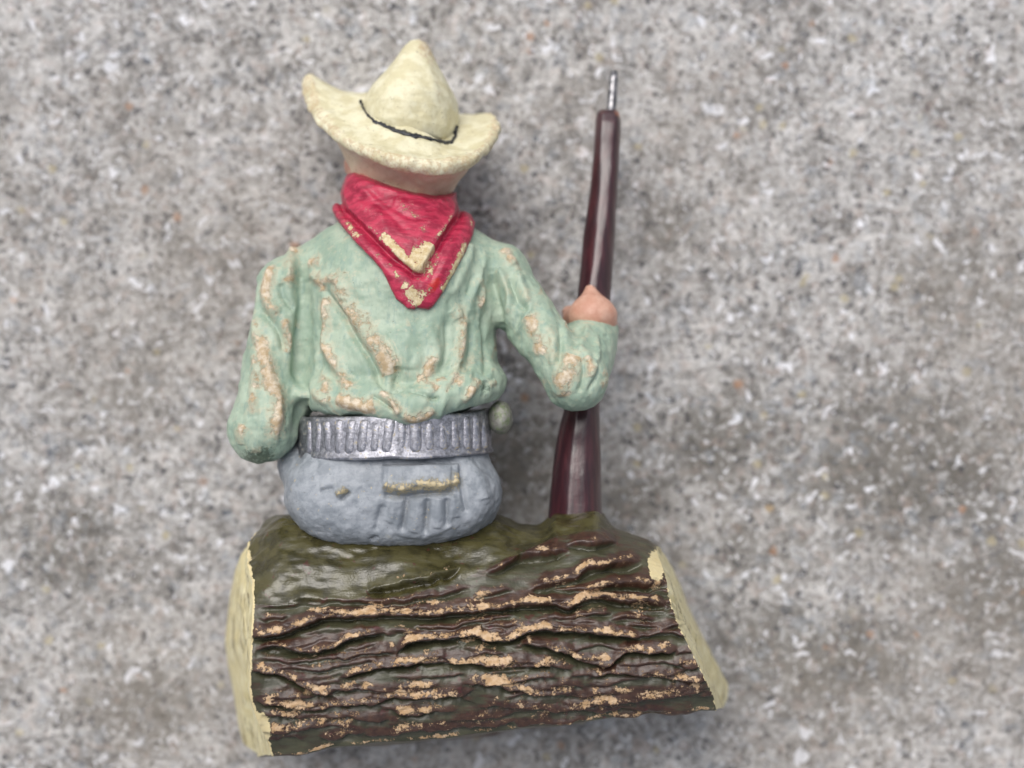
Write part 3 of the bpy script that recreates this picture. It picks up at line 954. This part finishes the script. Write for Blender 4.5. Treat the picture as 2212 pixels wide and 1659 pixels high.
def f_crown(P):
    Q = P.copy(); zc = pts(885, 240, 24)[2]
    Q[:, 2] = zc + (Q[:, 2] - zc) / 1.3
    fix = lambda px, py, dz: np.array([*pts(px, py, 24 + dz * 1.3)[:2], zc + dz])
    a, b = fix(881, 300, 0), fix(906, 91, .5)
    ax = b - a; L = np.linalg.norm(ax); ax = ax / L
    t = (Q - a) @ ax
    rho = np.linalg.norm(Q - a - t[:, None] * ax, axis=1)
    tt = np.clip(t / L, -.1, 1.2)
    rr = np.interp(tt, [-.1, 0, .12, .30, .42, .52, .62, .73, .84, .92, .97, 1.0, 1.2], [98, 106, 112, 112, 105, 91, 74, 57, 41, 30, 20, 4, -60]) * S
    d = smax((rho - rr) * .72, -(t + .4), .8)
    return d


lo = W(740, 380, 20, False); hi = W(1030, 60, 10, False)
Vc, Qc, Nc = solid(f_crown, (lo[0], lo[1], 4), (hi[0] + 2, hi[1] + 2, 33), .42, sub=2)
zb = ZBuf(Vc, Nc)
px, py = PX(Vc)
dc = .15 * fbm(Vc, 3.2, 91, 3)
for ln, wd, h in [([(925, 130), (938, 180), (945, 220)], 16, .2), ([(840, 190), (870, 150)], 14, -.2), ([(900, 200), (905, 250)], 18, -.18), ([(960, 230), (965, 280)], 12, .2)]:
    dc += h * line_field(Vc, zb, ln, wd)
wc = .62 * np.exp(-((px - (925 + (py - 100) * .22)) / 26) ** 2) * sstep(py, 300, 200) + .45 * np.exp(-((py - 100) / 30) ** 2)
Vc = Vc + Nc * dc[:, None]
mesh('hat_crown', Vc, Qc, M_HAT, hat, {'wear': wc, 'under': np.zeros(len(Vc))})

BRI = [  # around the hat: inner top, middle of the rolled edge, inner bottom (px, py, z)
    ((772, 206, 24), (668, 180, 21.5), (750, 330, 22)),
    ((778, 240, 29), (690, 243, 28), (752, 350, 26)),
    ((812, 268, 31.5), (752, 306, 33.2), (772, 376, 28.6)),
    ((862, 290, 33), (832, 341, 36), (822, 396, 30.4)),
    ((920, 306, 33), (922, 360, 36.6), (890, 416, 31)),
    ((960, 316, 31.5), (998, 352, 35), (945, 424, 29.6)),
    ((986, 304, 28), (1045, 320, 30.8), (980, 408, 26.4)),
    ((996, 272, 24), (1064, 276, 25), (984, 384, 23)),
    ((988, 244, 19), (1046, 262, 20), (970, 350, 19)),
    ((950, 229, 16), (990, 275, 10), (930, 330, 16.5)),
    ((880, 219, 15), (875, 305, 7.6), (865, 320, 15.5)),
    ((815, 209, 17), (760, 275, 9.5), (790, 315, 17)),
    ((780, 200, 20), (690, 206, 15.5), (758, 315, 20)),
]
NT_ = 24
def loop(i): return spline([W(*b[i]) for b in BRI], NT_, closed=True)
Li, Lo, Lb = loop(0), loop(1), loop(2)
nth = len(Li)
rows = []
under = []
edge = []
er = 1.25                                  # half thickness of the rolled edge, mm
upv = W(885, 120, 24) - W(885, 300, 25); upv /= np.linalg.norm(upv)
for i in range(nth):
    pi, po, pb = Li[i], Lo[i], Lb[i]
    o = po - pi; L = np.linalg.norm(o); o /= L
    upn = upv - (upv @ o) * o; upn /= np.linalg.norm(upn)
    sec = []; ud = []; ed = []
    pin = pi - o * 2.2
    for t in np.linspace(0, 1, 16):        # top surface, dished
        sec.append(pin + (po - pin) * t + upn * (er * t ** 2.2 - .30 * math.sin(math.pi * t))); ud.append(0); ed.append(t ** 4)
    for a in np.linspace(80, -80, 10):     # rounded edge
        sec.append(po + o * er * .9 * math.cos(rad(a)) + upn * er * math.sin(rad(a))); ud.append(sstep(np.array(-a), 5, 60)); ed.append(1)
    pbin = pb + (W(862, 360, 24) - pb) * .02 + A(0, -.5, 0)
    st_ = po - upn * er
    for t in np.linspace(.06, 1, 16):      # underside, sweeping in to the back of the head
        bow = math.sin(math.pi * t) * .5
        sec.append(st_ + (pbin - st_) * t - o * bow); ud.append(1); ed.append((1 - t) * .4)
    rows.append(sec); under.append(ud); edge.append(ed)
BV = np.array(rows).reshape(-1, 3); ns = len(rows[0])
und = np.array(under, float).ravel(); edg = np.array(edge, float).ravel()
lump = .20 * fbm(BV, 2.4, 101, 3) + .16 * fbm(BV, 1.0, 103, 2) * np.clip(edg, .3, 1)
G3 = BV.reshape(nth, ns, 3)
gu = np.roll(G3, -1, 0) - np.roll(G3, 1, 0); gv = np.gradient(G3, axis=1)
BN = np.cross(gv, gu); BN /= np.linalg.norm(BN, axis=2)[..., None] + 1e-9
if (BN[:, 5] @ upv).mean() < 0: BN = -BN
BV = BV + BN.reshape(-1, 3) * lump[:, None]
FB = grid_faces(nth, ns, close_r=True)
brim = mesh('hat_brim', BV, FB, M_HAT, hat, {'wear': np.clip(edg * .78, 0, 1), 'under': und})
sb_ = brim.modifiers.new('subdivision', 'SUBSURF'); sb_.levels = 1; sb_.render_levels = 1

# black band: a ragged brush line round the foot of the crown
ZC_ = ZBuf(Vc, Nc, 4)
ZB_ = ZBuf(BV, BN.reshape(-1, 3), 4)
line = spline([(778, 218), (785, 236), (806, 260), (832, 272), (860, 284), (895, 293), (925, 299), (955, 306), (974, 306), (984, 292), (989, 272)], 14)
wds = np.interp(np.linspace(0, 1, len(line)), [0, .1, .2, .33, .45, .55, .65, .8, .9, 1], [1.5, 3.5, 5.5, 8, 10.5, 7.5, 5, 5.5, 6, 2]) * .5
bv = []
for i, p in enumerate(line):
    tg = line[min(i + 1, len(line) - 1)] - line[max(i - 1, 0)]; tg /= np.linalg.norm(tg)
    nn = A(-tg[1], tg[0])
    jl = 1 + .45 * math.sin(i * .9) * math.sin(i * .37 + 1); jr = 1 + .2 * math.sin(i * .6 + 2)
    for k, off in enumerate((-1.0 * jl, -.45, .45, 1.0 * jr)):
        q = p + nn * off * wds[i] - A(0, 1)
        z = max(ZC_.at(q), ZB_.at(q)) + (.15 if k in (1, 2) else .02)
        bv.append(W(q[0], q[1], z, lean=False))
nb_ = len(line)
# a small tail of paint at the right end
mesh('hat_band', np.array(bv), grid_faces(nb_, 4), M_BLK, hat)
so = bpy.data.objects['hat_band'].modifiers.new('thickness', 'SOLIDIFY'); so.thickness = .30 * MM; so.offset = -1

# ---- trousers
def f_tr(P):
    d = ell(P, pts(846, 1054, 26.5), (r_(240), r_(124), 9.8))
    d = smin(d, ell(P, pts(640, 1000, 22), (r_(42), r_(50), 5)), 2)
    d = smin(d, ell(P, pts(765, 1092, 28.6), (r_(125), r_(78), 7.6)), 3)
    d = smin(d, ell(P, pts(930, 1088, 28.6), (r_(140), r_(82), 7.6)), 3)
    d = smin(d, ell(P, pts(858, 965, 24.5), (r_(196), r_(90), 8.6)), 3)
    d = smax(d, (P[:, 2] - 35.2) * .9, 3.5)
    for s, x in ((-1, 735), (1, 960)):
        kn = pts(x + s * 15, 1120, 7.0)
        an = pts(x + s * 10, 1440, 6.2)
        d = smin(d, rcone(P, pts(x, 1075, 25), kn, r_(98), r_(80)), 2.5)
        d = smin(d, rcone(P, kn, an, r_(80), r_(62)), 1.5)
    return d


lo = W(560, 1530, 8, False); hi = W(1130, 860, 8, False)
Vt, Qt, Nt = solid(f_tr, (lo[0] - 1, lo[1] - 1, 0), (hi[0] + 1, hi[1] + 1, 41), .62, sub=2)
# finer where the back shows
zb = ZBuf(Vt, Nt)
disp = .22 * fbm(Vt, 3.4, 111, 4) + .07 * fbm(Vt, .8, 117, 2); wear = np.zeros(len(Vt)); grime = np.zeros(len(Vt))
for ln, wd, h, wr in [
    ([(828, 1045), (850, 1056), (880, 1056), (915, 1050), (950, 1053), (980, 1046), (990, 1022)], 12, .45, .84), ([(835, 1032), (900, 1026), (975, 1032)], 26, .55, 0),
    ([(725, 1068), (740, 1062), (748, 1052)], 8, .5, .8), ([(690, 1048), (730, 1042)], 9, .2, .2), ([(835, 1165), (850, 1150)], 7, .1, .45),
    ([(855, 1080), (840, 1130)], 9, .35, 0), ([(905, 1080), (895, 1150)], 9, .35, 0), ([(950, 1075), (945, 1140)], 9, .3, 0), ([(985, 1075), (985, 1120)], 9, .25, 0),
    ([(1010, 1000), (1040, 1030), (1050, 1080)], 18, .4, 0),
]:
    g = line_field(Vt, zb, ln, wd, ends=.4); disp += h * g; wear = np.maximum(wear, wr * .76 * line_field(Vt, zb, ln, wd * 1.5, ends=.4))
for ln, wd, h, gr in [
    ([(828, 1068), (870, 1072), (920, 1066), (985, 1062)], 8, .55, .45), ([(880, 1075), (868, 1150)], 8, .5, .5), ([(925, 1075), (918, 1155)], 8, .5, .5), ([(965, 1075), (965, 1140)], 7, .4, .35),
    ([(995, 1010), (1000, 1060), (1010, 1110)], 8, .35, .2), ([(735, 1080), (755, 1062)], 6, .4, .3), ([(825, 1090), (812, 1150)], 8, .3, .2), ([(800, 1170), (815, 1160)], 6, .5, .8),
    ([(690, 1060), (720, 1055)], 5, .25, .3),
]:
    g = line_field(Vt, zb, ln, wd * .85, ends=.6); disp -= 1.7 * h * g; grime = np.maximum(grime, 1.2 * gr * line_field(Vt, zb, ln, wd * 1.4))
px, py = PX(Vt)
flap = poly_sd(px, py, [(828, 1008), (990, 1004), (992, 1046), (950, 1058), (905, 1052), (870, 1062), (828, 1052)])
disp += .62 * sstep(-flap, -5, 5) * (Nt[:, 2] > 0)
pock = poly_sd(px, py, [(835, 1060), (985, 1056), (975, 1140), (910, 1165), (850, 1150)])
disp += .28 * sstep(-pock, -6, 6) * (Nt[:, 2] > 0)
grime = np.maximum(grime, .46 * np.exp(-((px - 890) / 75) ** 2 - ((py - 1120) / 45) ** 2))
grime = np.maximum(grime, .35 * np.exp(-((px - 840) / 25) ** 2 - ((py - 1162) / 22) ** 2))
Vt = Vt + Nt * disp[:, None]
mesh('trousers', Vt, Qt, M_TR, root, {'wear': wear, 'grime': grime}, label='blue-grey trousers with a sculpted back pocket')
for s, x in ((-1, 735), (1, 960)):
    def f_boot(P, s=s, x=x):
        d = rcone(P, pts(x + s * 10, 1400, 6.4), pts(x + s * 12, 1525, 6.0), r_(70), r_(66))
        d = smin(d, rcone(P, pts(x + s * 14, 1545, 6.2), pts(x + s * 95, 1552, 4.2), r_(58), r_(46)), 1.5)
        return smax(d, -(P[:, 1] - W(0, 1592, 5, False)[1]), .6)
    lo = W(x - 190, 1640, 5, False); hi = W(x + 190, 1310, 5, False)
    Vx, Qx, Nx = solid(f_boot, (lo[0], lo[1], -.5), (hi[0], hi[1], 14), .6, sub=1)
    Vx[:, 2] = np.maximum(Vx[:, 2], 0.02)
    mesh('boot', Vx, Qx, M_BOOT, root)

# ---- cartridge belt
nth, = (160,)
def belt_c(th, off=0.0):
    return W(852 + (200 + off / S) * np.cos(th), 936 - 6 * np.cos(th) + 6 * np.sin(th), 24.5 + (10.5 + off) * np.sin(th))
th = np.linspace(0, 2 * math.pi, nth, endpoint=False)
sec = [(-46, -.6), (-46, .25), (-40, .5), (-20, .55), (0, .55), (20, .55), (36, .6), (43, .9), (48, .85), (50, .3), (50, -.6)]
bv = []
for t in th:
    for dy, off in sec:
        p = belt_c(t, off); bv.append(p + A(0, -dy * S, 0))
BVb = np.array(bv); nrm = np.stack([np.cos(np.repeat(th, len(sec))), np.zeros(len(BVb)), np.sin(np.repeat(th, len(sec)))], 1)
BVb += nrm * (.16 * fbm(BVb, 2.2, 121, 3))[:, None]; BVb[:, 1] += .18 * fbm(BVb, 4.0, 123, 2)
belt = mesh('cartridge_belt', BVb, grid_faces(nth, len(sec), close_r=True, close_c=True), M_SIL, root, label='tarnished silver belt lined with cartridges')
sb2 = belt.modifiers.new('subdivision', 'SUBSURF'); sb2.levels = 1; sb2.render_levels = 2
# one cartridge, shared by all
prof = [(0, -38), (.5, -38), (.85, -35), (1.0, -26), (1.0, 0), (1.02, 24), (.92, 32), (.6, 38), (0, 40)]
nc = 14
cv = []
for rr, yy in prof:
    for a in np.linspace(0, 2 * math.pi, nc, endpoint=False):
        cv.append((rr * .78 * math.cos(a), -yy * S, rr * .78 * math.sin(a)))
cfaces = grid_faces(len(prof), nc, close_c=True)
first = None
for i, cx in enumerate([668, 688, 708, 733, 758, 785, 812, 840, 868, 898, 928, 955, 982, 1008, 1028, 1045]):
    t = math.acos(np.clip((cx - 852) / 207, -1, 1))
    p = belt_c(t, .02) * MM + A(0, rng.normal() * .00008, 0)
    if first is None:
        first = mesh('cartridge', np.array(cv), cfaces, M_SIL, belt); o = first
    else:
        o = first.copy(); COL.objects.link(o); o.parent = belt
    o.location = p
    o.rotation_euler = (0, 0, rad(rng.normal() * 4.5 + (cx - 857) * .012))
    s_ = 1 + rng.normal() * .09
    o.scale = (s_ * (1.0 + .22 * (1 - abs(math.cos(t)))), s_, s_)


def f_knob(P):
    d = ell(P, pts(1080, 902, 26), (r_(27), r_(36), 2.6))
    return smin(d, rcone(P, pts(1050, 900, 24), pts(1082, 910, 25), r_(20), r_(24)), .8)


lo = W(1020, 960, 20, False); hi = W(1130, 840, 20, False)
Vk, Qk, Nk = solid(f_knob, (lo[0], lo[1], 20), (hi[0], hi[1], 31), .3, sub=1)
Vk = Vk + Nk * (.12 * fbm(Vk, 1.2, 131, 3))[:, None]
mesh('pistol_grip', Vk, Qk, M_KNOB, root, label='rounded silver-green knob beside the belt')

# ---- rifle: a faceted stock with a thin barrel
rifle = bpy.data.objects.new('rifle', None)
COL.objects.link(rifle); rifle.parent = root
rifle['label'] = 'long dark maroon rifle standing upright on the log'
RF = [  # py, left, right, facet left, facet right, z of the top facet, half depth
    (237, 1300, 1328, 1306, 1324, 20.6, 1.2), (243, 1294, 1334, 1303, 1329, 21.2, 1.7), (262, 1290, 1337, 1301, 1330, 21.5, 2.0), (330, 1285, 1336, 1299, 1324, 21.7, 2.1),
    (400, 1279, 1332, 1297, 1317, 21.9, 2.2), (450, 1272, 1329, 1293, 1315, 22.0, 2.3), (500, 1265, 1327, 1290, 1308, 22.1, 2.4), (560, 1259, 1323, 1284, 1301, 22.2, 2.5),
    (620, 1252, 1318, 1274, 1292, 22.3, 2.6), (700, 1245, 1312, 1268, 1288, 22.4, 2.7), (800, 1235, 1302, 1258, 1282, 22.6, 2.8), (880, 1223, 1293, 1250, 1274, 22.9, 3.0),
    (920, 1212, 1293, 1243, 1270, 23.2, 3.1), (960, 1204, 1294, 1238, 1268, 23.5, 3.2), (1010, 1196, 1295, 1232, 1266, 23.9, 3.3), (1060, 1191, 1296, 1228, 1266, 24.3, 3.5), (1120, 1186, 1298, 1224, 1266, 24.8, 3.6),
    (1160, 1184, 1300, 1224, 1266, 25.0, 3.6)]
R0 = np.array(RF, float)
yy = np.concatenate([np.linspace(237, 262, 10), np.linspace(266, 1160, 150)])
Ri = np.stack([np.interp(yy, R0[:, 0], R0[:, k]) for k in range(7)], 1)
Ri[:, 1] -= 5; Ri[:, 2] += 4
for k in range(1, 7):                         # soften the joints of the table
    v = Ri[:, k].copy()
    for _ in range(3): v[11:-1] = (v[10:-2] + v[11:-1] * 2 + v[12:]) / 4
    Ri[:, k] = v
rv = []
for y, l, r, fl, fr, z, hd in Ri:
    zc = z - hd
    sec = [(l, zc), (l + (fl - l) * .22, zc + hd * .45), (l + (fl - l) * .6, zc + hd * .78), (fl - 2, z - .10), (fl + 2, z), (fr - 2, z), (fr + 2, z - .10), (r - (r - fr) * .42, zc + hd * .72), (r - (r - fr) * .12, zc + hd * .36), (r, zc),
           (r - 3, zc - hd * .5), (r - (r - l) * .2, zc - hd * .85), (r - (r - l) * .4, zc - hd), (l + (r - l) * .4, zc - hd), (l + (r - l) * .2, zc - hd * .85), (l + 3, zc - hd * .5)]
    for x, z_ in sec: rv.append(W(x, y, z_))
rv = np.array(rv); nsr = 16
cap = W((R0[0, 1] + R0[0, 2]) / 2, 236, R0[0, 5] - 1.2)
fc = grid_faces(len(Ri), nsr, close_c=True)
rw = rv.reshape(len(Ri), nsr, 3)
inner = rw[0] * .5 + cap * .5
rv = np.concatenate([rv, inner]); n0 = len(Ri) * nsr
capf = [[i, (i + 1) % nsr, n0 + (i + 1) % nsr, n0 + i] for i in range(nsr)] + [[n0, n0 + 1, n0 + 2, n0 + 15], [n0 + 2, n0 + 3, n0 + 14, n0 + 15], [n0 + 3, n0 + 4, n0 + 13, n0 + 14], [n0 + 4, n0 + 5, n0 + 12, n0 + 13],
        [n0 + 5, n0 + 6, n0 + 11, n0 + 12], [n0 + 6, n0 + 7, n0 + 10, n0 + 11], [n0 + 7, n0 + 8, n0 + 9, n0 + 10]]
fc = np.concatenate([fc, np.array(capf)])
pxr, pyr = PX(rv)
wr = .5 * np.exp(-((pyr - 240) / 14) ** 2) + .5 * np.exp(-((pxr - (1337 - (pyr - 262) * .055)) / 5) ** 2) * (pyr < 560)
wr = np.maximum(wr, .8 * np.exp(-((pxr - 1275) / 9) ** 2 - ((pyr - 1072) / 14) ** 2))
rv += (np.stack([fbm(rv, 4, 141, 2), 0 * pxr, fbm(rv, 3, 143, 2)], 1) * .10)
stock = mesh('gun_stock', rv, fc, M_WOOD, rifle, {'wear': wr})
sb3 = stock.modifiers.new('subdivision', 'SUBSURF'); sb3.levels = 1; sb3.render_levels = 2
bvv = []
for y, x, r in [(152, 1326, 0.0), (153, 1326, .4), (156, 1326, .62), (175, 1325, .66), (205, 1323, .70), (260, 1318, .74)]:
    c = W(x, y, 19.6)
    for a in np.linspace(0, 2 * math.pi, 16, endpoint=False): bvv.append(c + A(math.cos(a) * r, 0, math.sin(a) * r))
mesh('gun_barrel', np.array(bvv), grid_faces(6, 16, close_c=True), M_BAR, rifle)

# ---- hand closed round the rifle
def f_hand(P):
    d = ell(P, pts(1277, 692, 23.2), (r_(56), r_(40), 3.2))
    d = smin(d, ell(P, pts(1280, 676, 24.6), (r_(50), r_(28), 1.9)), 1.2)
    d = smin(d, rcone(P, pts(1281, 676, 25.0), pts(1275, 626, 23.6), r_(30), r_(12)), 2.6)        # knuckle of the forefinger
    d = smin(d, rcone(P, pts(1236, 690, 22), pts(1230, 676, 18.5), r_(20), r_(16)), 1.2)          # thumb round the left side
    d = smin(d, rcone(P, pts(1230, 676, 18.5), pts(1262, 660, 15.6), r_(15), r_(13)), .5)
    for k, (y, r) in enumerate(((664, 13), (684, 14), (704, 14), (722, 12))):
        a, b, c, e = pts(1306, y + 6, 24.0), pts(1316 + 2 * k, y + 6, 20.2), pts(1312, y, 16.4), pts(1276 + k * 3, y, 15.6)
        d = smin(d, rcone(P, a, b, r_(r + 1), r_(r)), 1.0)
        d = smin(d, rcone(P, b, c, r_(r), r_(r - 1)), .35)
        d = smin(d, rcone(P, c, e, r_(r - 1), r_(r - 2)), .35)
    return d


lo = W(1180, 760, 18, False); hi = W(1385, 580, 18, False)
Vn, Qn, Nn = solid(f_hand, (lo[0], lo[1], 8), (hi[0] + 1, hi[1] + 1, 30), .36, sub=1)
Vn = Vn + Nn * (.08 * fbm(Vn, 1.6, 151, 3))[:, None]
mesh('hand', Vn, Qn, M_SKIN, root, label='orange-pink hand gripping the rifle')
